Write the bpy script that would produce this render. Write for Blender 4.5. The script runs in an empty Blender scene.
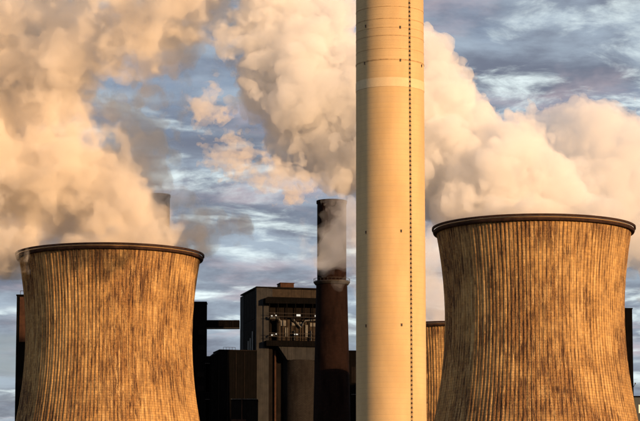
import bpy, math, random
import numpy as np
import openvdb
from mathutils import Vector

# ------------------------------------------------------------------ camera
scene = bpy.context.scene
F_PX, HORIZON, CX, CY = 2658.0, 602.0, 320.0, 210.5      # photo pixels (640 wide)
PITCH = math.atan((HORIZON - CY) / F_PX)
CAM_Z = 2.0
cam_data = bpy.data.cameras.new('camera')
cam = bpy.data.objects.new('camera', cam_data)
scene.collection.objects.link(cam)
cam.location = (0, 0, CAM_Z)
cam.rotation_euler = (math.pi / 2 + PITCH, 0, 0)
cam_data.sensor_width = 36.0
cam_data.lens = 36.0 * F_PX / 640.0
cam_data.clip_start = 1.0
cam_data.clip_end = 30000.0
scene.camera = cam

# ------------------------------------------------------------------ sky and sun
SUN_EL, SUN_AZ = math.radians(10.0), math.radians(135.0)   # azimuth clockwise from +Y
SUN_DIR = Vector((math.sin(SUN_AZ) * math.cos(SUN_EL), math.cos(SUN_AZ) * math.cos(SUN_EL), math.sin(SUN_EL)))
world = bpy.data.worlds.new('World')
scene.world = world
world.use_nodes = True
sun_data = bpy.data.lights.new('sun', 'SUN')
sun_data.energy = 5.0
sun_data.color = (1.0, 0.60, 0.285)
sun_data.angle = math.radians(0.6)
sun = bpy.data.objects.new('sun', sun_data)
scene.collection.objects.link(sun)
sun.location = SUN_DIR * 400
sun.rotation_euler = SUN_DIR.to_track_quat('Z', 'Y').to_euler()

scene.view_settings.view_transform = 'Standard'
scene.view_settings.look = 'None'
scene.view_settings.exposure = 0.64
scene.view_settings.gamma = 1.0
cy = scene.cycles
cy.max_bounces = 14
cy.diffuse_bounces = 3
cy.glossy_bounces = 2
cy.transmission_bounces = 4
cy.transparent_max_bounces = 32
cy.volume_bounces = 6
cy.adaptive_threshold = 0.02
cy.use_denoising = True
cy.denoiser = 'OPENIMAGEDENOISE'


class NT:
    """small node-tree writer"""
    def __init__(self, tree):
        self.t = tree
        self.n = tree.nodes
        self.n.clear()

    def node(self, kind, ins=None, **props):
        nd = self.n.new(kind)
        for k, v in props.items():
            setattr(nd, k, v)
        for k, v in (ins or {}).items():
            sock = nd.inputs[k]
            if isinstance(v, bpy.types.NodeSocket):
                self.t.links.new(v, sock)
            else:
                sock.default_value = v
        return nd

    def math(self, op, a, b=0.0, c=0.0, clamp=False):
        nd = self.node('ShaderNodeMath', {0: a, 1: b, 2: c}, operation=op)
        nd.use_clamp = clamp
        return nd.outputs[0]

    def vmul(self, v, k):
        return self.node('ShaderNodeVectorMath', {0: v, 1: k}, operation='MULTIPLY').outputs[0]

    def vadd(self, v, k):
        return self.node('ShaderNodeVectorMath', {0: v, 1: k}, operation='ADD').outputs[0]

    def noise(self, vec, scale, detail=4.0, rough=0.55, dist=0.0):
        return self.node('ShaderNodeTexNoise', {'Vector': vec, 'Scale': scale, 'Detail': detail,
                                                'Roughness': rough, 'Distortion': dist}).outputs['Fac']

    def step(self, x, lo, hi):
        return self.node('ShaderNodeMapRange', {'Value': x, 'From Min': lo, 'From Max': hi},
                         interpolation_type='SMOOTHSTEP').outputs[0]

    def mix(self, fac, a, b, blend='MIX'):
        nd = self.node('ShaderNodeMix', data_type='RGBA', blend_type=blend)
        for s, v in ((nd.inputs[0], fac), (nd.inputs[6], a), (nd.inputs[7], b)):
            if isinstance(v, bpy.types.NodeSocket):
                self.t.links.new(v, s)
            else:
                s.default_value = v
        return nd.outputs[2]


def rgb(r, g, b):
    return (r, g, b, 1.0)


def build_world():
    w = NT(world.node_tree)
    sky = w.node('ShaderNodeTexSky', sky_type='NISHITA', sun_disc=False, sun_elevation=SUN_EL,
                 sun_rotation=SUN_AZ, altitude=80.0, air_density=1.0, dust_density=1.6, ozone_density=1.5)
    clear = w.mix(1.0, sky.outputs[0], rgb(0.066, 0.059, 0.070), 'MULTIPLY')
    d = w.node('ShaderNodeTexCoord').outputs['Generated']
    sep = w.node('ShaderNodeSeparateXYZ', {0: d})
    z = w.math('ADD', w.math('MAXIMUM', sep.outputs[2], 0.0), 0.13)
    px = w.math('DIVIDE', sep.outputs[0], z)
    py = w.math('DIVIDE', sep.outputs[1], z)
    p = w.node('ShaderNodeCombineXYZ', {0: px, 1: py, 2: 0.0}).outputs[0]
    # a broken grey cloud deck, seen edge on, with brighter torn gaps in it
    deck = w.step(w.noise(w.vadd(p, (5.47, 3.41, 0.0)), 3.0, 7.0, 0.58, 0.3), 0.22, 0.52)
    tone = w.noise(w.vadd(p, (11.77, 5.91, 0.0)), 5.2, 7.0, 0.58, 0.25)
    grey = w.mix(w.step(tone, 0.34, 0.66), rgb(0.115, 0.128, 0.168), rgb(0.275, 0.33, 0.39))
    warm = w.step(w.noise(w.vadd(p, (4.57, 7.81, 3.0)), 5.0, 5.0, 0.55, 0.2), 0.52, 0.72)
    grey = w.mix(w.math('MULTIPLY', warm, 0.45), grey, rgb(0.50, 0.39, 0.40))
    sky1 = w.mix(w.math('MULTIPLY', deck, 0.90), clear, grey)
    s1 = w.step(w.noise(w.vadd(p, (7.67, 10.51, 2.0)), 8.0, 9.0, 0.60, 0.35), 0.48, 0.70)
    s2 = w.step(w.noise(w.vadd(p, (3.67, 4.51, 5.0)), 2.6, 3.0, 0.5, 0.2), 0.38, 0.58)
    streak = w.math('MULTIPLY', w.math('MULTIPLY', s1, s2), 0.95)
    sky2 = w.mix(streak, sky1, rgb(0.62, 0.71, 0.71))
    bg = w.node('ShaderNodeBackground', {'Color': sky2, 'Strength': 1.0})
    out = w.node('ShaderNodeOutputWorld', {'Surface': bg.outputs[0]})


build_world()

# ------------------------------------------------------------------ helpers
col = scene.collection


def P(px, py, y):
    """world point at ground distance y that a photo pixel looks at"""
    u = (px - CX) / F_PX
    v = (CY - py) / F_PX
    c, s = math.cos(PITCH), math.sin(PITCH)
    dy, dz = c - v * s, s + v * c
    return Vector((u / dy * y, y, CAM_Z + dz / dy * y))


class MB:
    """collects shapes into one mesh"""
    def __init__(self):
        self.v, self.f, self.uv = [], [], []

    def add(self, vs, fs):
        o = len(self.v)
        self.v += [tuple(p) for p in vs]
        self.f += [tuple(i + o for i in f) for f in fs]
        return self

    def box(self, x0, x1, y0, y1, z0, z1):
        vs = [(x, y, z) for z in (z0, z1) for x, y in ((x0, y0), (x1, y0), (x1, y1), (x0, y1))]
        return self.add(vs, [(3, 2, 1, 0), (4, 5, 6, 7), (0, 1, 5, 4), (1, 2, 6, 5), (2, 3, 7, 6), (3, 0, 4, 7)])

    def prism(self, pts, y0, y1):
        """outline in x,z pushed along y"""
        n = len(pts)
        vs = [(x, y0, z) for x, z in pts] + [(x, y1, z) for x, z in pts]
        fs = [tuple(range(n)), tuple(range(2 * n - 1, n - 1, -1))]
        fs += [(i, i + n, (i + 1) % n + n, (i + 1) % n) for i in range(n)]
        return self.add(vs, fs)

    def tube(self, a, b, r, n=8):
        a, b = Vector(a), Vector(b)
        d = (b - a).normalized()
        x = d.orthogonal().normalized()
        y = d.cross(x)
        vs = [p + (x * math.cos(k * 2 * math.pi / n) + y * math.sin(k * 2 * math.pi / n)) * r for p in (a, b) for k in range(n)]
        fs = [(k, (k + 1) % n, (k + 1) % n + n, k + n) for k in range(n)]
        fs += [tuple(range(n - 1, -1, -1)), tuple(range(n, 2 * n))]
        return self.add(vs, fs)

    def lathe(self, prof, n=64, closed=False, uvz=1.0):
        """closed: the profile is a loop, so the ring is solid; else the ends are capped on the axis"""
        m = len(prof)
        o = len(self.v)
        for k in range(n):
            a = 2 * math.pi * k / n
            for r, z in prof:
                self.v.append((r * math.cos(a), r * math.sin(a), z))
        for k in range(n):
            k2 = (k + 1) % n
            for i in range(m if closed else m - 1):
                j = (i + 1) % m
                self.f.append((o + k * m + i, o + k2 * m + i, o + k2 * m + j, o + k * m + j))
        if not closed:
            self.f.append(tuple(o + k * m for k in range(n - 1, -1, -1)))
            self.f.append(tuple(o + k * m + m - 1 for k in range(n)))
        return self

    def build(self, name, material, parent=None, smooth=False, kind=None):
        me = bpy.data.meshes.new(name)
        me.from_pydata(self.v, [], self.f)
        me.update()
        if smooth:
            me.polygons.foreach_set('use_smooth', [True] * len(me.polygons))
        me.materials.append(material)
        o = bpy.data.objects.new(name, me)
        col.objects.link(o)
        if parent:
            o.parent = parent
        if kind:
            o['kind'] = kind
        return o


def cyl_uv(o, zscale=1.0):
    """uv: turn around the axis, height in metres"""
    me = o.data
    uv = me.uv_layers.new(name='UVMap')
    co = np.empty(len(me.vertices) * 3)
    me.vertices.foreach_get('co', co)
    co = co.reshape(-1, 3)
    vi = np.empty(len(me.loops), dtype=np.int32)
    me.loops.foreach_get('vertex_index', vi)
    ang = np.arctan2(co[:, 1], co[:, 0]) / (2 * math.pi) % 1.0
    u, v = ang[vi], co[vi, 2] * zscale
    st = np.empty(len(me.polygons), dtype=np.int32)
    tot = np.empty(len(me.polygons), dtype=np.int32)
    me.polygons.foreach_get('loop_start', st)
    me.polygons.foreach_get('loop_total', tot)
    for s, t in zip(st, tot):
        seg = u[s:s + t]
        if seg.max() - seg.min() > 0.5:
            seg[seg < 0.5] += 1.0
    uv.data.foreach_set('uv', np.stack([u, v], 1).ravel())


def empty(name, loc, rz=0.0):
    o = bpy.data.objects.new(name, None)
    col.objects.link(o)
    o.location = loc
    o.rotation_euler = (0, 0, rz)
    o.empty_display_size = 5
    return o


def tag(o, label, cat, group=None):
    o['label'] = label
    o['category'] = cat
    if group:
        o['group'] = group
    return o


# ------------------------------------------------------------------ materials
def new_mat(name):
    m = bpy.data.materials.new(name)
    m.use_nodes = True
    return m, NT(m.node_tree)


def finish(w, color, rough=0.9, height=None, bump=0.3, dist=0.1, metallic=0.0, spec=0.2):
    ins = {'Base Color': color, 'Roughness': rough, 'Metallic': metallic, 'Specular IOR Level': spec}
    b = w.node('ShaderNodeBsdfPrincipled', ins)
    if height is not None:
        bp = w.node('ShaderNodeBump', {'Strength': bump, 'Distance': dist, 'Height': height})
        w.t.links.new(bp.outputs[0], b.inputs['Normal'])
    w.node('ShaderNodeOutputMaterial', {'Surface': b.outputs[0]})


def tower_mat(name, seed, ribs):
    m, w = new_mat(name)
    uv = w.node('ShaderNodeUVMap').outputs[0]
    s = w.node('ShaderNodeSeparateXYZ', {0: uv})
    u, v = s.outputs[0], s.outputs[1]                          # turns, metres
    def vec(ku, kv, k):
        return w.node('ShaderNodeCombineXYZ', {0: w.math('MULTIPLY', u, ku), 1: w.math('MULTIPLY', v, kv), 2: seed + k}).outputs[0]
    fine = w.noise(vec(430, 0.21, 0.0), 1.0, 5.0, 0.65)        # narrow run marks
    pale = w.noise(vec(380, 0.10, 17.0), 1.0, 4.0, 0.6)        # bleached drips
    wide = w.noise(vec(110, 0.05, 3.0), 1.0, 4.0, 0.6)
    blot = w.noise(vec(13, 0.060, 7.0), 1.0, 5.0, 0.6)         # large weathered areas
    grain = w.noise(vec(700, 2.6, 11.0), 1.0, 3.0, 0.7)
    # formwork cells: one lift of concrete between two ribs, each cast a little differently
    wob = w.math('MULTIPLY', w.noise(vec(60, 0.8, 21.0), 1.0, 2.0), 0.5)
    vv = w.math('ADD', w.math('DIVIDE', v, 0.80), wob)
    cu = w.math('FLOOR', w.math('MULTIPLY', u, ribs * 2.0))
    cell = w.node('ShaderNodeTexWhiteNoise', {'Vector': w.node('ShaderNodeCombineXYZ', {0: cu, 1: w.math('FLOOR', vv), 2: seed}).outputs[0]}, noise_dimensions='3D').outputs[0]
    joint = w.math('SUBTRACT', 1.0, w.step(w.math('ABSOLUTE', w.math('SUBTRACT', w.math('FRACT', vv), 0.5)), 0.22, 0.48))
    base = w.mix(w.step(blot, 0.36, 0.64), rgb(0.26, 0.138, 0.050), rgb(0.45, 0.275, 0.105))
    base = w.mix(w.math('MULTIPLY', w.step(wide, 0.50, 0.72), 0.7), base, rgb(0.54, 0.355, 0.150))
    base = w.mix(w.math('MULTIPLY', w.step(pale, 0.54, 0.66), 0.60), base, rgb(0.66, 0.46, 0.21))
    base = w.mix(w.math('MULTIPLY', cell, 0.50), base, rgb(0.17, 0.10, 0.055))
    stripe = w.noise(w.node('ShaderNodeCombineXYZ', {0: w.math('MULTIPLY', cu, 7.31), 1: w.math('MULTIPLY', v, 0.11), 2: seed + 31.0}).outputs[0], 1.0, 4.0, 0.6)
    base = w.mix(w.math('MULTIPLY', w.step(stripe, 0.50, 0.68), 0.62), base, rgb(0.105, 0.058, 0.034))
    base = w.mix(w.math('MULTIPLY', w.step(stripe, 0.46, 0.32), 0.45), base, rgb(0.60, 0.42, 0.20))
    base = w.mix(w.math('MULTIPLY', w.math('SUBTRACT', 1.0, joint), w.math('ADD', 0.10, w.math('MULTIPLY', w.step(v, 82.0, 62.0), 0.18))), base, rgb(0.12, 0.07, 0.04))
    # algae and soot: dark runs, heaviest where the blotch allows
    where = w.math('ADD', w.math('MULTIPLY', w.step(w.math('ADD', blot, w.math('MULTIPLY', wide, 0.5)), 0.88, 0.62), 0.85), 0.15)
    dirt = w.math('MULTIPLY', w.step(fine, 0.50, 0.60), where)
    spots = w.math('MULTIPLY', w.step(grain, 0.53, 0.61), where)
    base = w.mix(w.math('MULTIPLY', dirt, 0.90), base, rgb(0.042, 0.022, 0.016))
    base = w.mix(w.math('MULTIPLY', spots, 0.72), base, rgb(0.060, 0.028, 0.018))
    top = w.math('MULTIPLY', w.step(v, 106.0, 113.0), w.step(fine, 0.40, 0.60))
    base = w.mix(w.math('MULTIPLY', top, 0.45), base, rgb(0.09, 0.05, 0.03))
    h = w.math('ADD', w.math('MULTIPLY', joint, 0.25), w.math('ADD', grain, w.math('MULTIPLY', cell, 0.6)))
    finish(w, base, 0.92, h, 0.7, 0.16, spec=0.15)
    return m


def chimney_mat():
    m, w = new_mat('smooth_concrete')
    uv = w.node('ShaderNodeUVMap').outputs[0]
    s = w.node('ShaderNodeSeparateXYZ', {0: uv})
    u, v = s.outputs[0], s.outputs[1]
    def vec(ku, kv, k):
        return w.node('ShaderNodeCombineXYZ', {0: w.math('MULTIPLY', u, ku), 1: w.math('MULTIPLY', v, kv), 2: k}).outputs[0]
    big = w.noise(vec(9, 0.06, 0.0), 1.0, 4.0)
    run = w.noise(vec(220, 0.07, 4.0), 1.0, 4.0, 0.6)
    grain = w.noise(vec(260, 5.0, 8.0), 1.0, 3.0, 0.7)
    lift = w.node('ShaderNodeTexWhiteNoise', {'W': w.math('FLOOR', w.math('DIVIDE', v, 0.62))}, noise_dimensions='1D').outputs[0]
    fr = w.math('FRACT', w.math('DIVIDE', v, 1.24))
    line = w.step(w.math('ABSOLUTE', w.math('SUBTRACT', fr, 0.5)), 0.42, 0.49)
    c = w.mix(w.step(big, 0.3, 0.7), rgb(0.45, 0.315, 0.160), rgb(0.53, 0.38, 0.20))
    c = w.mix(w.math('MULTIPLY', lift, 0.16), c, rgb(0.36, 0.28, 0.19))
    c = w.mix(w.math('MULTIPLY', line, 0.18), c, rgb(0.30, 0.23, 0.16))
    c = w.mix(w.math('MULTIPLY', w.step(run, 0.5, 0.75), 0.22), c, rgb(0.42, 0.31, 0.20))
    c = w.mix(w.math('MULTIPLY', w.step(grain, 0.5, 0.8), 0.20), c, rgb(0.36, 0.28, 0.19))
    # the sooty top courses
    top = w.step(v, BAND_Z + 4.5, BAND_Z + 9.0)
    c = w.mix(w.math('MULTIPLY', top, w.math('MULTIPLY', w.step(grain, 0.35, 0.65), 0.30)), c, rgb(0.30, 0.21, 0.11))
    h = w.math('ADD', grain, w.math('MULTIPLY', line, -0.6))
    finish(w, c, 0.85, h, 0.35, 0.06, spec=0.2)
    return m


def plain_mat(name, a, b, scale=0.35, rough=0.8, ribs=0.0, streaks=True, metallic=0.0, bump=0.3, spec=0.2):
    """weathered cladding, optionally corrugated (ribs per metre)"""
    m, w = new_mat(name)
    o = w.node('ShaderNodeTexCoord').outputs['Object']
    n = w.noise(o, scale, 5.0, 0.6)
    c = w.mix(w.step(n, 0.3, 0.7), rgb(*a), rgb(*b))
    h = w.noise(o, scale * 9, 3.0, 0.6)
    if streaks:
        st = w.noise(w.vmul(o, (1.6, 1.6, 0.07)), 1.0, 4.0, 0.6)
        c = w.mix(w.math('MULTIPLY', w.step(st, 0.48, 0.7), 0.5), c, rgb(a[0] * 0.4, a[1] * 0.4, a[2] * 0.4))
    if ribs:
        sx = w.node('ShaderNodeSeparateXYZ', {0: o})
        wv = w.math('SINE', w.math('MULTIPLY', w.math('ADD', sx.outputs[0], sx.outputs[1]), ribs * 2 * math.pi))
        h = w.math('ADD', h, w.math('MULTIPLY', wv, 0.6))
    finish(w, c, rough, h, bump, 0.1, metallic, spec)
    return m


def brick_mat(name, a, b, mortar, seed):
    m, w = new_mat(name)
    uv = w.node('ShaderNodeUVMap').outputs[0]
    t = w.vmul(uv, (40.0, 1.0, 1.0))
    br = w.node('ShaderNodeTexBrick', {'Vector': t, 'Color1': rgb(*a), 'Color2': rgb(*b), 'Mortar': rgb(*mortar),
                                       'Scale': 1.0, 'Mortar Size': 0.05, 'Brick Width': 1.1, 'Row Height': 0.55, 'Bias': -0.1})
    n = w.noise(w.vmul(w.vadd(uv, (seed, 0, 0)), (14.0, 0.07, 1.0)), 1.0, 5.0, 0.6)
    c = w.mix(w.math('MULTIPLY', w.step(n, 0.42, 0.7), 0.75), br.outputs[0], rgb(a[0] * 0.35, a[1] * 0.3, a[2] * 0.3))
    finish(w, c, 0.9, br.outputs['Fac'], 0.3, -0.05, spec=0.04)
    return m


def lamp_mat():
    m, w = new_mat('lit_lamp')
    e = w.node('ShaderNodeEmission', {'Color': rgb(1.0, 0.93, 0.8), 'Strength': 0.55})
    w.node('ShaderNodeOutputMaterial', {'Surface': e.outputs[0]})
    return m


def ground_mat():
    m, w = new_mat('ground_soil_and_grass')
    o = w.node('ShaderNodeTexCoord').outputs['Object']
    n = w.noise(o, 0.02, 8.0, 0.6)
    n2 = w.noise(o, 1.2, 5.0, 0.6)
    c = w.mix(w.step(n, 0.42, 0.58), rgb(0.055, 0.075, 0.03), rgb(0.14, 0.11, 0.075))
    c = w.mix(w.math('MULTIPLY', n2, 0.4), c, rgb(0.05, 0.045, 0.03))
    finish(w, c, 0.95, n2, 0.5, 0.1)
    return m


BAND_Z = P(390, 85, 620).z
RIBS = 148
M = {
    'chimney': chimney_mat(),
    'rim': plain_mat('dark_rim_concrete', (0.022, 0.012, 0.010), (0.04, 0.022, 0.016), 0.5, spec=0.05),
    'iron': plain_mat('dark_iron', (0.014, 0.012, 0.011), (0.026, 0.021, 0.018), 1.5, 0.6, streaks=False),
    'hoop': plain_mat('stained_hoop', (0.30, 0.20, 0.10), (0.42, 0.29, 0.15), 0.8),
    'band': plain_mat('pale_band_concrete', (0.52, 0.405, 0.25), (0.57, 0.445, 0.275), 0.5, streaks=False),
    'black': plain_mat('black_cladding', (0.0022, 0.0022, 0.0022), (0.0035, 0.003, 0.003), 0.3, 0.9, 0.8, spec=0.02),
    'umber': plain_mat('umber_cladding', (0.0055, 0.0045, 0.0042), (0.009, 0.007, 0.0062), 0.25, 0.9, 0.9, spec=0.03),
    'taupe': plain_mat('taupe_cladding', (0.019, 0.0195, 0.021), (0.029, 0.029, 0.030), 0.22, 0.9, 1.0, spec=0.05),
    'rust': plain_mat('rusty_steel', (0.032, 0.016, 0.011), (0.05, 0.025, 0.016), 0.5, 0.8, spec=0.05),
    'grey': plain_mat('slate_cladding', (0.045, 0.055, 0.06), (0.06, 0.07, 0.075), 0.3, 0.8, 0.6),
    'pipe': plain_mat('grey_pipe_paint', (0.035, 0.036, 0.036), (0.07, 0.068, 0.064), 1.0, 0.5, streaks=False),
    'ochre': plain_mat('ochre_casing', (0.020, 0.0155, 0.012), (0.030, 0.023, 0.017), 0.6, spec=0.05),
    'white': plain_mat('white_paint', (0.70, 0.70, 0.68), (0.78, 0.78, 0.76), 1.0, 0.6, streaks=False),
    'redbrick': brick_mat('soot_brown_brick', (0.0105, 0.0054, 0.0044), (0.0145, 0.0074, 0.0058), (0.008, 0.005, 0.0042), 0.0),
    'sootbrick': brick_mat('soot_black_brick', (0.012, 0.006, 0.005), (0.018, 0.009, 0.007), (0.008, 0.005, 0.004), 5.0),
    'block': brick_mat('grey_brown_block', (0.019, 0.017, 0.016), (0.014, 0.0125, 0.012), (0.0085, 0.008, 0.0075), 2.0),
    'lamp': lamp_mat(),
    'ground': ground_mat(),
}

# ------------------------------------------------------------------ ground
g = MB()
g.add([(-9000, -3000, 0), (9000, -3000, 0), (9000, 16000, 0), (-9000, 16000, 0)], [(0, 1, 2, 3)])
ground = g.build('ground', M['ground'], kind='structure')

# ------------------------------------------------------------------ cooling towers
TH, TA, TB, TZ = 113.2, 26.9, 59.0, 87.0


def t_rad(z):
    return TA * math.sqrt(1 + ((z - TZ) / TB) ** 2)


def cooling_tower(x, y, seed, label, ribs=RIBS, scale=1.0):
    root = tag(empty('cooling_tower', (x, y, 0)), label, 'cooling tower')
    mat = tower_mat('ribbed_tower_concrete_%d' % seed, seed * 13.7, ribs)
    zs = [9.0 + (TH - 9.0) * i / 60 for i in range(61)]
    prof = [(t_rad(z), z) for z in zs] + [(t_rad(z) - 0.6, z) for z in reversed(zs)]
    sh = MB().lathe(prof, 192, closed=True).build('shell', mat, root, smooth=True)
    cyl_uv(sh)
    # raised meridian ribs, one strip after another
    rb = MB()
    rz = [9.5 + (TH - 10.3) * i / 22 for i in range(23)]
    for k in range(ribs):
        a = 2 * math.pi * (k + 0.5) / ribs
        rnd = random.Random(seed * 1000 + k)
        hw, dp = 0.23 + rnd.uniform(-0.05, 0.05), 0.17 + rnd.uniform(-0.06, 0.06)
        ca, sa = math.cos(a), math.sin(a)
        vs = []
        for z in rz:
            r = t_rad(z)
            for dr, dw in ((-0.05, hw * 1.25), (dp, hw), (dp, -hw), (-0.05, -hw * 1.25)):
                vs.append((ca * (r + dr) - sa * dw, sa * (r + dr) + ca * dw, z))
        fs = []
        for i in range(len(rz) - 1):
            for j in range(3):
                q = i * 4 + j
                fs.append((q + 1, q, q + 4, q + 5))
        fs += [(0, 1, 2, 3), tuple(len(vs) - 4 + i for i in (3, 2, 1, 0))]
        rb.add(vs, fs)
    rbo = rb.build('ribbing', mat, root, kind='stuff')
    cyl_uv(rbo)
    # rim: ring beam with a walkway ledge on it
    r = t_rad(TH)
    MB().lathe([(r - 0.7, TH - 0.6), (r + 0.95, TH - 0.6), (r + 1.15, TH - 0.2), (r + 1.15, TH + 0.25), (r - 0.7, TH + 0.25)], 192, closed=True).build('ring_beam', M['rim'], root)
    MB().lathe([(r - 0.4, TH + 0.25), (r + 0.75, TH + 0.25), (r + 0.75, TH + 0.6), (r - 0.4, TH + 0.6)], 192, closed=True).build('walkway', mat, root)
    MB().lathe([(r + 0.95, TH + 0.6), (r + 1.45, TH + 0.6), (r + 1.45, TH + 1.25), (r + 0.95, TH + 1.25)], 192, closed=True).build('parapet', M['rim'], root)
    # slanting supports under the shell
    lg = MB()
    r0, r1 = t_rad(9.2) - 0.3, t_rad(0) + 0.2
    for k in range(36):
        for s in (-1, 1):
            a0, a1 = 2 * math.pi * k / 36, 2 * math.pi * (k + 0.5 * s) / 36
            lg.tube((r1 * math.cos(a0), r1 * math.sin(a0), -0.2), (r0 * math.cos(a1), r0 * math.sin(a1), 9.4), 0.45, 6)
    lg.build('colonnade', mat, root, kind='stuff')
    return root


YL, YR, YT = 863.0, 800.0, 1100.0
pl = P(110.0, 253, YL); pr = P(533.5, 226, YR); pt = P(452, 329, YT)
cooling_tower(pl.x, YL, 1, 'ribbed cooling tower at the left under the peach steam cloud')
cooling_tower(pr.x, YR, 2, 'largest ribbed cooling tower, right of the pale concrete chimney')
cooling_tower(pt.x, YT, 3, 'far cooling tower peeping out between the pale chimney and the big right tower')

# ------------------------------------------------------------------ pale concrete chimney
YC = 620.0
pc = P(390.5, 210, YC)
CR = 34.1 * (YC * math.cos(PITCH) + (pc.z - CAM_Z) * math.sin(PITCH)) / F_PX
ch = tag(empty('concrete_chimney', (pc.x, YC, 0)), 'tall pale concrete chimney in front, crossing the whole picture height', 'chimney')
HC = 196.0
zs = [0.0 + HC * i / 80 for i in range(81)]
sh = MB().lathe([(CR * (1.03 - 0.04 * z / HC), z) for z in zs], 128).build('shaft', M['chimney'], ch, smooth=False)
sh.data.polygons.foreach_set('use_smooth', [len(p.vertices) == 4 for p in sh.data.polygons])
cyl_uv(sh)


def crad(z):
    return CR * (1.03 - 0.04 * z / HC)


def zpix(py):
    return P(390.5, py, YC - CR).z


b0, b1 = zpix(86), zpix(77)
MB().lathe([(crad(b0) - 0.1, b0), (crad(b0) + 0.05, b0), (crad(b1) + 0.05, b1), (crad(b1) - 0.1, b1)], 128, closed=True).build('pale_band', M['band'], ch)
for py, hh, pr_ in ((59, 0.13, 0.06), (35, 0.06, 0.04), (27, 0.05, 0.03), (18, 0.07, 0.04), (48, 0.05, 0.03), (6, 0.07, 0.04)):
    z = zpix(py)
    MB().lathe([(crad(z) - 0.1, z - hh), (crad(z) + pr_, z - hh), (crad(z) + pr_, z + hh), (crad(z) - 0.1, z + hh)], 128, closed=True).build('steel_hoop', M['hoop'], ch, smooth=False)


def on_chimney(px, py):
    a = math.asin(max(-1, min(1, (px - 390.5) / 34.1)))
    return a, zpix(py)


for px, py in ((366, 231), (400, 231), (366, 325), (400, 325), (365, 61), (400, 60), (421.5, 62), (366, 24), (400, 27)):
    a, z = on_chimney(px, py)
    hat = MB().box(-0.15, 0.15, -0.14, 0.1, -0.28, 0.28).box(-0.2, 0.2, -0.20, 0.05, 0.28, 0.34).build('inspection_hatch', M['iron'], ch)
    hat.location = (math.sin(a) * crad(z), -math.cos(a) * crad(z), z)
    hat.rotation_euler = (0, 0, a)

la = math.asin((409.2 - 390.5) / 34.1)
lm = MB()
for s in (-0.15, 0.15):
    lm.add([(s + dx, -(crad(z)) - 0.15 + dy, z) for z in (0.5, HC) for dx, dy in ((-.025, -.025), (.025, -.025), (.025, .025), (-.025, .025))],
           [(0, 1, 5, 4), (1, 2, 6, 5), (2, 3, 7, 6), (3, 0, 4, 7), (3, 2, 1, 0), (4, 5, 6, 7)])
lado = lm.build('ladder', M['iron'], ch)
lado.rotation_euler = (0, 0, la)
rg = MB()
z = 1.0
while z < HC - 1:
    rr = crad(z)
    rg.box(-0.20, 0.20, -rr - 0.45, -rr + 0.05, z, z + 0.06)          # cage hoop and bracket plate
    rg.box(-0.17, 0.17, -rr - 0.14, -rr + 0.05, z + 0.08, z + 0.38)
    z += 1.05
cage = rg.build('ladder_cage', M['iron'], lado, kind='stuff')

# ------------------------------------------------------------------ dark brick chimneys


def brick_chimney(px, top_py, y, half_top, half_low, gal_py, label, mat):
    top = P(px, top_py, y)
    gz = P(px, gal_py, y).z
    mpp = y / F_PX
    root = tag(empty('brick_chimney', (top.x, y, 0)), label, 'chimney')
    ru, rg_, rl = half_top * mpp, (half_top + 0.9) * mpp, half_low * mpp
    zlow = P(px, 421, y).z
    rbase = rg_ + (rl - rg_) * gz / (gz - zlow)
    up = MB().lathe([(ru, gz - 0.4), (ru, top.z - 1.4), (ru + 0.35, top.z - 1.2), (ru + 0.35, top.z), (ru - 0.8, top.z), (ru - 0.8, top.z - 6)], 72).build('upper_shaft', M['sootbrick'], root)
    lo = MB().lathe([(rbase + (rg_ - rbase) * i / 20, gz * i / 20) for i in range(21)], 72).build('lower_shaft', mat, root)
    for o in (up, lo):
        cyl_uv(o)
    gl = MB().lathe([(rg_ - 0.3, gz - 1.1), (rg_ + 0.5, gz - 0.9), (rg_ + 1.25, gz + 0.1), (rg_ + 1.25, gz + 0.5), (rg_ - 0.5, gz + 0.5)], 72, closed=True).build('gallery', M['iron'], root)
    rl_ = MB()
    for k in range(28):
        a = 2 * math.pi * k / 28
        c, s = math.cos(a) * (rg_ + 1.15), math.sin(a) * (rg_ + 1.15)
        rl_.tube((c, s, gz + 0.4), (c, s, gz + 1.7), 0.06, 5)
    rl_.lathe([(rg_ + 1.08, gz + 1.62), (rg_ + 1.22, gz + 1.62), (rg_ + 1.22, gz + 1.76), (rg_ + 1.08, gz + 1.76)], 48, closed=True)
    rl_.build('railing', M['iron'], gl)
    return root


YB = 1180.0
brick_chimney(331.7, 201, YB, 14.7, 18.6, 283, 'dark brown brick chimney with a gallery, steam drifting across its top', M['redbrick'])
brick_chimney(156.5, 195, 1240.0, 13.6, 17.0, 275, 'brick chimney top poking out of the steam above the left cooling tower', M['redbrick'])

# ------------------------------------------------------------------ boiler house
YH = 1250.0
MP = YH / F_PX
RZ = math.radians(14.0)
CRN = P(256.5, 300, YH)


def hz(py, y=YH):
    return P(256, py, y).z


def hx(px):
    return (px - 256.5) * MP / math.cos(RZ)


bh = tag(empty('boiler_house', (CRN.x, YH, 0), RZ), 'tall umber boiler house with an open lit gallery, left of the brown brick chimney', 'boiler house')
W = hx(338)
top = hz(288)
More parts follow.
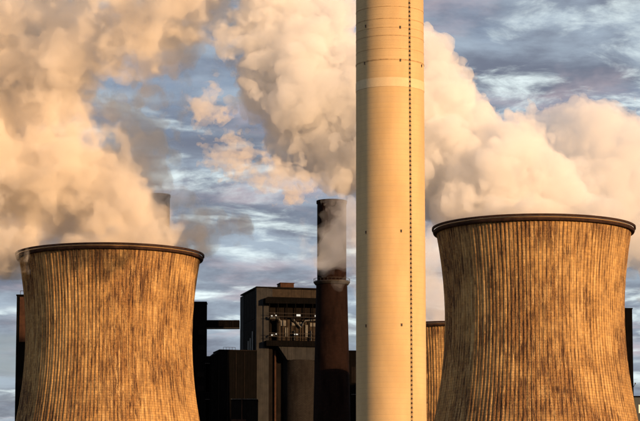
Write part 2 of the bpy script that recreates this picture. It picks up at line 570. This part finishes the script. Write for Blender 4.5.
# hull behind the facade
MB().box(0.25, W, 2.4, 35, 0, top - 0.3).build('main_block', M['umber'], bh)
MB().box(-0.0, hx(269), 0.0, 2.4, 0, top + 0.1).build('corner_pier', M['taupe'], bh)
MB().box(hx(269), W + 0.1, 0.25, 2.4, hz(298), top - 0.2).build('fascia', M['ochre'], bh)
MB().box(hx(269), hx(272.5), -0.05, 0.25, hz(298), top - 0.1).build('pilaster', M['taupe'], bh)
MB().box(-0.15, W + 0.2, -0.25, 35.2, top + 0.1, top + 0.75).build('roof_edge', M['umber'], bh)
MB().box(hx(283.5), hx(297), 6, 13, top + 0.75, hz(281)).box(hx(283), hx(297.5), 5.8, 13.2, hz(281), hz(281) + 0.35).build('roof_cabin', M['rust'], bh)
# side wall: pale back pier and cladding panels between
MB().box(-0.3, 0.24, 27.5, 34.9, 0, top - 0.6).build('rear_pier', M['taupe'], bh)
for i in range(4):
    y0 = 3.0 + i * 6.1
    for j in range(5):
        z1 = top - 1.2 - j * 13.2
        MB().box(-0.12, 0.24, y0, y0 + 5.9, z1 - 13.0, z1).build('wall_panel', M['umber'], bh)
for k, (y0, z0, z1) in enumerate(((6.0, hz(352), hz(330)), (10.5, hz(352), hz(336)), (15.0, hz(352), hz(338)))):
    pn = MB().box(-0.5, -0.12, y0, y0 + 1.5, z0, z1).build('downpipe', M['pipe'], bh)
# canopy over the gallery
cn = MB().prism([(hx(263.5), hz(304)), (hx(263.5), hz(299)), (hx(266), hz(297.5)), (W + 0.3, hz(297.5)), (W + 0.3, hz(303))], -4.2, 0.3).build('canopy', M['black'], bh)
# gallery: floor, posts, rails, casing, pipes, lamps
gx0, gx1 = hx(267), W
gf = MB().box(gx0 - 1.2, gx1 + 0.4, -4.4, 2.3, hz(346.5), hz(341)).build('gallery_floor', M['black'], bh)
for i in range(9):
    x = gx0 + 0.2 + (gx1 - gx0 - 0.8) * i / 8
    MB().box(x, x + 0.35, -4.0, -3.6, hz(341), hz(303)).build('gallery_post', M['black'], bh)
for py in (313.5, 317, 333.5, 337):
    z = hz(py)
    MB().tube((gx0 - 0.6, -4.1, z), (gx1, -4.1, z), 0.13, 6).build('rail', M['iron'], bh)
casing = [(277, 285, 319, 340), (285.6, 293.5, 319, 340), (294.2, 301, 321, 340), (301.8, 308.5, 319, 340), (309.3, 316, 321, 340), (316.8, 325, 319, 340)]
for a, b, t, bt in casing:
    MB().box(hx(a), hx(b), -0.9, 2.3, hz(bt), hz(t)).build('boiler_casing', M['ochre'], bh)
for a, b, t, bt in ((280, 285.5, 320, 325.5), (291, 295.5, 322, 325), (297, 302, 321.5, 325.5), (309.5, 315, 322, 325.5), (284.5, 287.5, 327, 336), (305, 307.5, 324, 336)):
    MB().box(hx(a), hx(b), -1.35, -0.93, hz(bt), hz(t)).build('duct', M['pipe'], bh)
for a, z0, b, z1, r in ((269, 318, 278, 318, .55), (273, 313, 280, 322, .35), (292, 318.5, 300, 327, .4), (300, 327, 304, 320, .4), (304, 320, 316, 319, .4), (294, 330, 294, 340, .45), (310, 330, 310, 340, .45), (270, 335, 276, 335, .5)):
    MB().tube((hx(a), -2.2, hz(z0)), (hx(b), -2.2, hz(z1)), r, 8).build('pipe', M['pipe'], bh)
for a, py, ww, h2 in ((270.3, 316.5, .35, .35), (274.5, 315.8, .3, .25), (297, 315, .95, .45), (315, 315.2, .75, .4), (294.6, 334, .9, .3), (270.5, 335.5, .3, .3), (274.7, 334.3, .3, .25)):
    x, z = hx(a), hz(py)
    lamp = MB().box(x - ww - 0.12, x + ww + 0.12, -3.3, -2.9, z - h2 - 0.1, z + h2 + 0.14).build('work_lamp', M['iron'], bh)
    MB().box(x - ww, x + ww, -3.36, -3.302, z - h2, z + h2).build('lamp_glass', M['lamp'], lamp)
# under the gallery: slanting soffit and the round brick stair drum
MB().prism([(hx(277), hz(346.5)), (hx(286), hz(360)), (hx(318), hz(360)), (hx(318), hz(346.5))], -3.4, 2.3).build('soffit', M['taupe'], bh)
dr = MB().lathe([(hx(318) - hx(301), 0), (hx(318) - hx(301), hz(359.5))], 64).build('stair_drum', M['block'], bh)
dr.location = (hx(301), 3.2, 0)
cyl_uv(dr)
MB().box(hx(269), hx(273), 0.6, 2.4, 0, hz(347)).build('pilaster', M['umber'], bh)
MB().tube((hx(276), 1.6, 0), (hx(276), 1.6, hz(350)), 0.5, 8).build('downpipe', M['rust'], bh)

# ------------------------------------------------------------------ coal bunker, stair tower, bridges
YK = 1236.0
kc = P(211, 421, YK)


def kx(px, y=YK):
    return (px - 211) * y / F_PX / math.cos(RZ)


def kz(py, y=YK):
    return P(230, py, y).z


bk = tag(empty('bunker_building', (kc.x, YK, 0), RZ), 'low black bunker building with a chamfered corner, against the boiler house', 'building')
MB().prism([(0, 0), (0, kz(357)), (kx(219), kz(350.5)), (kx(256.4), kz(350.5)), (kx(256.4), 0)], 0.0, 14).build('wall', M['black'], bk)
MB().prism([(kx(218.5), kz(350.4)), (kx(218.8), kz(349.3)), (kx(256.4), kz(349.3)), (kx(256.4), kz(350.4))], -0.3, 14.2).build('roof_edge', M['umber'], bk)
rl_ = MB()
for i in range(5):
    x = kx(223 + i * 3.0)
    rl_.tube((x, 0.5, kz(349.4)), (x, 0.5, kz(346.8)), 0.08, 5)
rl_.tube((kx(223), 0.5, kz(346.9)), (kx(235), 0.5, kz(346.9)), 0.08, 5)
rl_.build('railing', M['iron'], bk)
for px in (218, 226.5, 235, 243.5):
    MB().box(kx(px), kx(px + 0.9), -0.25, -0.02, 0, kz(352)).build('pilaster', M['umber'], bk)

st = P(190, 421, 1240.0)
sx = lambda px: (px - 190) * 1240.0 / F_PX
tw = tag(empty('stair_tower', (st.x, 1240.0, 0)), 'narrow black stair tower just right of the left cooling tower', 'tower')
MB().box(0, sx(205.6), 0, 9, 0, P(198, 302.5, 1240).z).build('wall', M['black'], tw)
MB().box(-0.2, sx(205.6) + 0.2, -0.2, 9.2, P(198, 302.5, 1240).z, P(198, 301.6, 1240).z).build('roof_edge', M['umber'], tw)
for py in (330, 345, 372, 386):
    MB().box(sx(197.5), sx(204), -0.15, -0.01, P(198, py + 5, 1240).z, P(198, py, 1240).z).build('wall_panel', M['umber'], tw)

for (xa, xb, ya, yb, lab) in (
        (205.0, 239.5, 320.2, 328.3, 'long black enclosed bridge reaching the boiler house, highest of three'),
        (205.0, 211.8, 356.2, 363.8, 'short black bridge, the middle of three beside the stair tower'),
        (205.0, 211.8, 392.2, 399.8, 'short black bridge, lowest of three beside the stair tower')):
    y = 1242.0 if xb > 220 else 1239.0
    a, b = P(xa, yb, y), P(xb, ya, y)
    br = tag(empty('conveyor_bridge', (a.x, y, a.z)), lab, 'bridge', 'bridges from the stair tower')
    w_, h_ = b.x - a.x, b.z - a.z
    MB().box(0, w_, 0.0, 4.5, 0.3, h_ - 0.35).build('wall', M['black'], br)
    MB().box(0, w_, -0.25, 4.75, h_ - 0.35, h_).build('roof', M['umber'], br)
    MB().box(0, w_, -0.2, 4.7, 0, 0.3).build('floor_girder', M['iron'], br)
    n = max(2, int(w_ / 3))
    for i in range(1, n):
        MB().box(w_ * i / n, w_ * i / n + 0.2, -0.12, -0.01, 0.3, h_ - 0.35).build('stiffener', M['umber'], br)

YS = 1215.0
sb = P(231, 421, YS)
sk = lambda px: (px - 231) * YS / F_PX
sz = lambda py: P(240, py, YS).z
so = tag(empty('switch_house', (sb.x, YS, 0), 0.0), 'small dark brown annex with a pale roof rail, in front of the bunker', 'building')
MB().box(0, sk(257.6), 0, 9, 0, sz(400.5)).build('wall', M['umber'], so)
MB().box(-0.2, sk(257.6) + 0.1, -0.2, 9.2, sz(400.5), sz(399.6)).build('roof_edge', M['black'], so)
MB().box(-0.1, sk(257.6), -0.25, -0.1, sz(399.5), sz(398.9)).build('roof_rail', M['pipe'], so)
MB().tube((sk(241.8), -0.3, 0), (sk(241.8), -0.3, sz(399)), 0.22, 8).build('downpipe', M['rust'], so)
MB().box(sk(224.5 + 6.6), sk(246), -0.5, -0.02, sz(421), sz(419.6)).build('ledge', M['rust'], so)

# ------------------------------------------------------------------ other dark blocks that peep out


def block(name, xa, xb, py, y, depth, mat, label, cat='building'):
    a, b = P(xa, py, y), P(xb, py, y)
    r = tag(empty(name, (a.x, y, 0)), label, cat)
    w_ = b.x - a.x
    MB().box(0, w_, 0, depth, 0, a.z - 0.5).build('wall', mat, r)
    MB().box(-0.2, w_ + 0.2, -0.2, depth + 0.2, a.z - 0.5, a.z).build('roof_edge', M['black'], r)
    return r, w_, a.z


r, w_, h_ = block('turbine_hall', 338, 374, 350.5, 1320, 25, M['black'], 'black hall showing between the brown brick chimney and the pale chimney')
z = P(350, 395, 1320).z
MB().box(P(350.5, 0, 1320).x - r.location.x, w_, -0.5, -0.02, z, z + 0.4).build('ledge', M['pipe'], r)
MB().box(P(350.5, 0, 1320).x - r.location.x, w_, -0.12, -0.02, z + 6, z + 14).build('wall_panel', M['umber'], r)

r, w_, h_ = block('elevator_tower', 16.8, 60, 294.5, 1000, 14, M['black'], 'thin black elevator tower edge left of the left cooling tower', 'tower')
MB().box(1.2, 5.0, -0.4, -0.02, P(20, 342, 1000).z, P(20, 297, 1000).z).build('rusty_panel', M['rust'], r)
MB().tube((1.3, 0.5, h_ - 0.2), (1.3, 0.5, h_ + 1.5), 0.10, 6).tube((1.3, 0.5, h_ + 1.4), (2.6, 0.5, h_ + 1.4), 0.10, 6).build('roof_davit', M['iron'], r)

r, w_, h_ = block('boiler_tower', 585, 632.2, 308, 1210, 30, M['black'], 'black boiler tower edge right of the big right cooling tower', 'tower')
z = P(632, 384, 1210).z
MB().tube((w_ - 0.5, -0.3, z - 2.2), (w_ + 0.75, -0.3, z), 0.13, 6).box(w_ + 0.5, w_ + 1.0, -0.5, -0.1, z - 0.2, z + 0.5).build('wall_lamp', M['iron'], r)

r, w_, h_ = block('low_hall', 606, 690, 396, 950, 30, M['grey'], 'low slate grey hall at the lower right corner')
x = P(638.6, 409, 950).x - r.location.x
z = P(638.6, 409, 950).z
MB().box(x, x + 3.2, -0.12, -0.02, z - 1.5, z + 1.5).build('vent_panel', M['white'], r)

# ------------------------------------------------------------------ steam
def steam_mat(name, density, color=(0.99, 0.985, 0.98), aniso=0.0):
    m, w = new_mat(name)
    v = w.node('ShaderNodeVolumePrincipled', {'Color': rgb(*color), 'Density': density, 'Anisotropy': aniso})
    w.node('ShaderNodeOutputMaterial', {'Volume': v.outputs[0]})
    return m


def octave(shape, voxel, wl, rng):
    """smooth random field with one dominant wavelength, unit deviation"""
    kx = np.fft.fftfreq(shape[0], voxel)[:, None, None]
    ky = np.fft.fftfreq(shape[1], voxel)[None, :, None]
    kz = np.fft.rfftfreq(shape[2], voxel)[None, None, :]
    k = np.sqrt(kx * kx + ky * ky + kz * kz)
    f = np.fft.rfftn(rng.standard_normal(shape).astype(np.float32))
    k0 = 1.0 / wl
    f *= np.exp(-((k - k0) / (0.38 * k0)) ** 2)
    n = np.fft.irfftn(f, shape).astype(np.float32)
    return n / n.std()


def steam(label, blobs, y, voxel, octaves, levels, seed, blend=4.0, billow=True, depth_k=1.0, mouth=None, group='plumes of steam'):
    """blobs: (px, py, radius px, extra distance m, vertical squash); levels: (how deep inside, density, colour)"""
    rng = np.random.default_rng(seed)
    bl = []
    for b in blobs:
        px, py, r = b[:3]
        dy = b[3] if len(b) > 3 else 0.0
        sq = b[4] if len(b) > 4 else 1.0
        c = P(px, py, y + dy)
        bl.append((c.x, c.y, c.z, r * (y + dy) / F_PX, sq))
    bl = np.array(bl)
    pad = 6.0 + 1.2 * sum(a for _, a in octaves)
    lo = (bl[:, :3] - bl[:, 3:4] * np.array([1, depth_k, 1])).min(0) - pad
    hi = (bl[:, :3] + bl[:, 3:4] * np.array([1, depth_k, 1])).max(0) + pad
    shape = [int(v) for v in np.ceil((hi - lo) / voxel)]
    shape = [v + (v % 2) for v in shape]
    X = (lo[0] + voxel * np.arange(shape[0], dtype=np.float32))[:, None, None]
    Y = (lo[1] + voxel * np.arange(shape[1], dtype=np.float32))[None, :, None]
    Z = (lo[2] + voxel * np.arange(shape[2], dtype=np.float32))[None, None, :]
    acc = np.zeros(shape, np.float32)
    for cx_, cy_, cz_, r, sq in bl:
        d = np.sqrt((X - cx_) ** 2 + ((Y - cy_) / depth_k) ** 2 + ((Z - cz_) / sq) ** 2) - r
        acc += np.exp(np.clip(-d / blend, -30, 30))
    field = blend * np.log(acc + 1e-9)                         # inside positive, metres
    for wl, amp in octaves:
        n = octave(shape, voxel, wl, rng)
        field += amp * ((np.sqrt(n * n + 0.06) - 0.84) * 1.25 if billow else n)
    if mouth:                                                  # stays inside the tower mouth below the rim, but for the lee side
        mx, my, spill = mouth
        out = np.sqrt((X - mx) ** 2 + (Y - my) ** 2) - (t_rad(TH) - 1.5) + 0.6 * np.maximum(TH + 0.5 - Z, 0.0)
        keep = np.where((X < mx - spill) & (Z > TH - 7.0), 50.0, -out) + np.maximum(Z - (TH + 0.5), 0.0) * 6.0
        field = np.minimum(field, keep.astype(np.float32))
    field[0], field[-1] = -20, -20
    field[:, 0], field[:, -1] = -20, -20
    field[:, :, 0], field[:, :, -1] = -20, -20
    grid = openvdb.FloatGrid(-20.0)
    grid.copyFromArray(field)
    root = None
    for i, (iso, dens, colr) in enumerate(levels):
        v, t, q = grid.convertToPolygons(isovalue=float(iso), adaptivity=0.0)
        if not len(q):
            continue
        v = v * voxel + lo.astype(np.float32)
        a, b, c = v[q[:, 0]], v[q[:, 1]], v[q[:, 2]]
        ctr = v.mean(0)
        vol = np.einsum('ij,ij->i', a - ctr, np.cross(b - ctr, c - ctr)).sum()
        if vol < 0:
            q = q[:, ::-1]
        name = 'steam_plume' if root is None else 'steam_core'
        me = bpy.data.meshes.new(name)
        me.vertices.add(len(v))
        me.vertices.foreach_set('co', np.ascontiguousarray(v, np.float32).ravel())
        me.loops.add(q.size)
        me.loops.foreach_set('vertex_index', np.ascontiguousarray(q, np.int32).ravel())
        me.polygons.add(len(q))
        me.polygons.foreach_set('loop_start', np.arange(0, q.size, 4, dtype=np.int32))
        me.update(calc_edges=True)
        me.validate()
        me.materials.append(steam_mat('%s_%d' % (name, i), dens, colr))
        o = bpy.data.objects.new(name, me)
        col.objects.link(o)
        if root is None:
            root = tag(o, label, 'steam', group)
        else:
            o.parent = root
        print('steam', label[:30], shape, len(q))
    return root


WHITE = (0.998, 0.992, 0.985)
PEACH = (0.999, 0.955, 0.895)
# left tower: torn, see-through
steam('peach steam cloud rising from the left cooling tower and filling the upper left',
      [(110, 256, 74, 0, 0.18), (80, 232, 42, 8), (120, 238, 30, 6), (155, 238, 24, 4), (48, 204, 44, 6), (5, 190, 54, 4), (-45, 190, 58), (95, 212, 36, 4), (122, 209, 20), (148, 236, 24, -8), (172, 236, 20), (20, 160, 52), (72, 170, 34), (98, 190, 26),
       (-30, 140, 65), (25, 105, 48), (-35, 70, 60), (78, 95, 24), (45, 55, 36), (5, 25, 48), (85, 22, 28, -28), (130, 25, 32, -28), (180, 22, 32, -28), (214, 12, 18, -28), (20, 246, 10, -20, 0.5),
       (60, -15, 40), (130, -20, 40, -28), (195, -20, 36, -28), (-60, 10, 50), (165, 58, 14), (108, 150, 18), (128, 165, 12)],
      YL, 0.95, ((32, 4.0), (15, 3.2), (7.5, 2.4), (3.7, 1.4), (2.2, 0.6)),
      ((-1.8, 0.018, PEACH), (0.8, 0.095, PEACH)), 11, blend=5.0, billow=False, depth_k=1.1, mouth=(pl.x, YL, 24.0))
# right tower: dense cauliflower
steam('dense creamy white steam cloud behind the pale chimney, rising from the right cooling tower',
      [(520, 216, 60, 0, 0.25), (480, 205, 38, 0), (530, 200, 32, 0), (570, 212, 22, 0), (600, 216, 14, 0), (465, 178, 42, 5), (500, 160, 40, 5), (530, 168, 30, 5), (545, 188, 26, 3), (442, 150, 45, 8),
       (440, 105, 34, 10), (410, 120, 55, 12), (400, 75, 40, 14), (375, 140, 42, 14), (350, 95, 50, 18), (335, 140, 36, 18), (305, 115, 40, 20), (315, 60, 45, 20),
       (275, 55, 40, 22), (262, 95, 26, 22), (280, 20, 36, 24), (252, 22, 18, 24), (320, 10, 30, 24), (288, 142, 22, 22), (318, 155, 18, 18), (348, 162, 22, 16), (270, -25, 40, 26), (400, 190, 30, 10)],
      YR, 0.7, ((27, 2.6), (13, 2.0), (6.5, 1.25), (3.2, 0.75), (1.7, 0.38)),
      ((0.0, 0.15, WHITE),), 23, blend=3.0, depth_k=1.25, mouth=(P(533.5, 226, YR).x, YR, 80.0))
# far right
steam('pinkish grey steam cloud at the far right, behind the big right cooling tower',
      [(590, 145, 40), (560, 140, 26), (618, 150, 38), (640, 185, 42), (605, 190, 40), (575, 185, 36), (545, 130, 14), (660, 150, 30), (640, 230, 36), (675, 210, 45), (690, 270, 50), (600, 235, 40), (720, 330, 50)],
      1260.0, 1.1, ((30, 3.0), (14, 2.3), (7, 1.4), (3.4, 0.8)),
      ((0.0, 0.065, WHITE),), 37, blend=3.5, depth_k=1.2)
# third tower: thin veil over the brown chimney
steam('thin pinkish steam veil drifting across the brown brick chimney top',
      [(452, 327, 60, 0, 0.2), (440, 295, 34), (425, 265, 32), (395, 250, 36), (374, 235, 30), (352, 240, 20), (344, 256, 11), (343, 232, 14), (354, 212, 16), (330, 246, 9)],
      YT, 1.1, ((24, 3.2), (11, 2.5), (5.5, 1.5), (2.8, 0.7)),
      ((-0.5, 0.016, WHITE), (2.5, 0.03, WHITE)), 41, blend=4.0, billow=False, depth_k=0.9)
# small loose puffs
for i, (lab, bb) in enumerate((
        ('small orange steam puff floating left below the dense creamy cloud', [(228, 157, 9), (241, 163, 6), (235, 151, 5), (221, 161, 4)]),
        ('ragged strip of steam trailing under the dense creamy cloud', [(262, 170, 7), (276, 174, 8), (292, 180, 8), (250, 172, 4), (306, 187, 7), (284, 184, 5)]),
        ('little orange steam puff highest of the loose ones, below the upper left cloud', [(208, 112, 8), (215, 105, 6), (201, 105, 5)]))):
    steam(lab, bb, 775.0, 0.4, ((8, 1.5), (4, 1.2), (2, 0.8), (1.1, 0.4)), ((-0.2, 0.12, PEACH),), 50 + i, blend=2.0, billow=False)
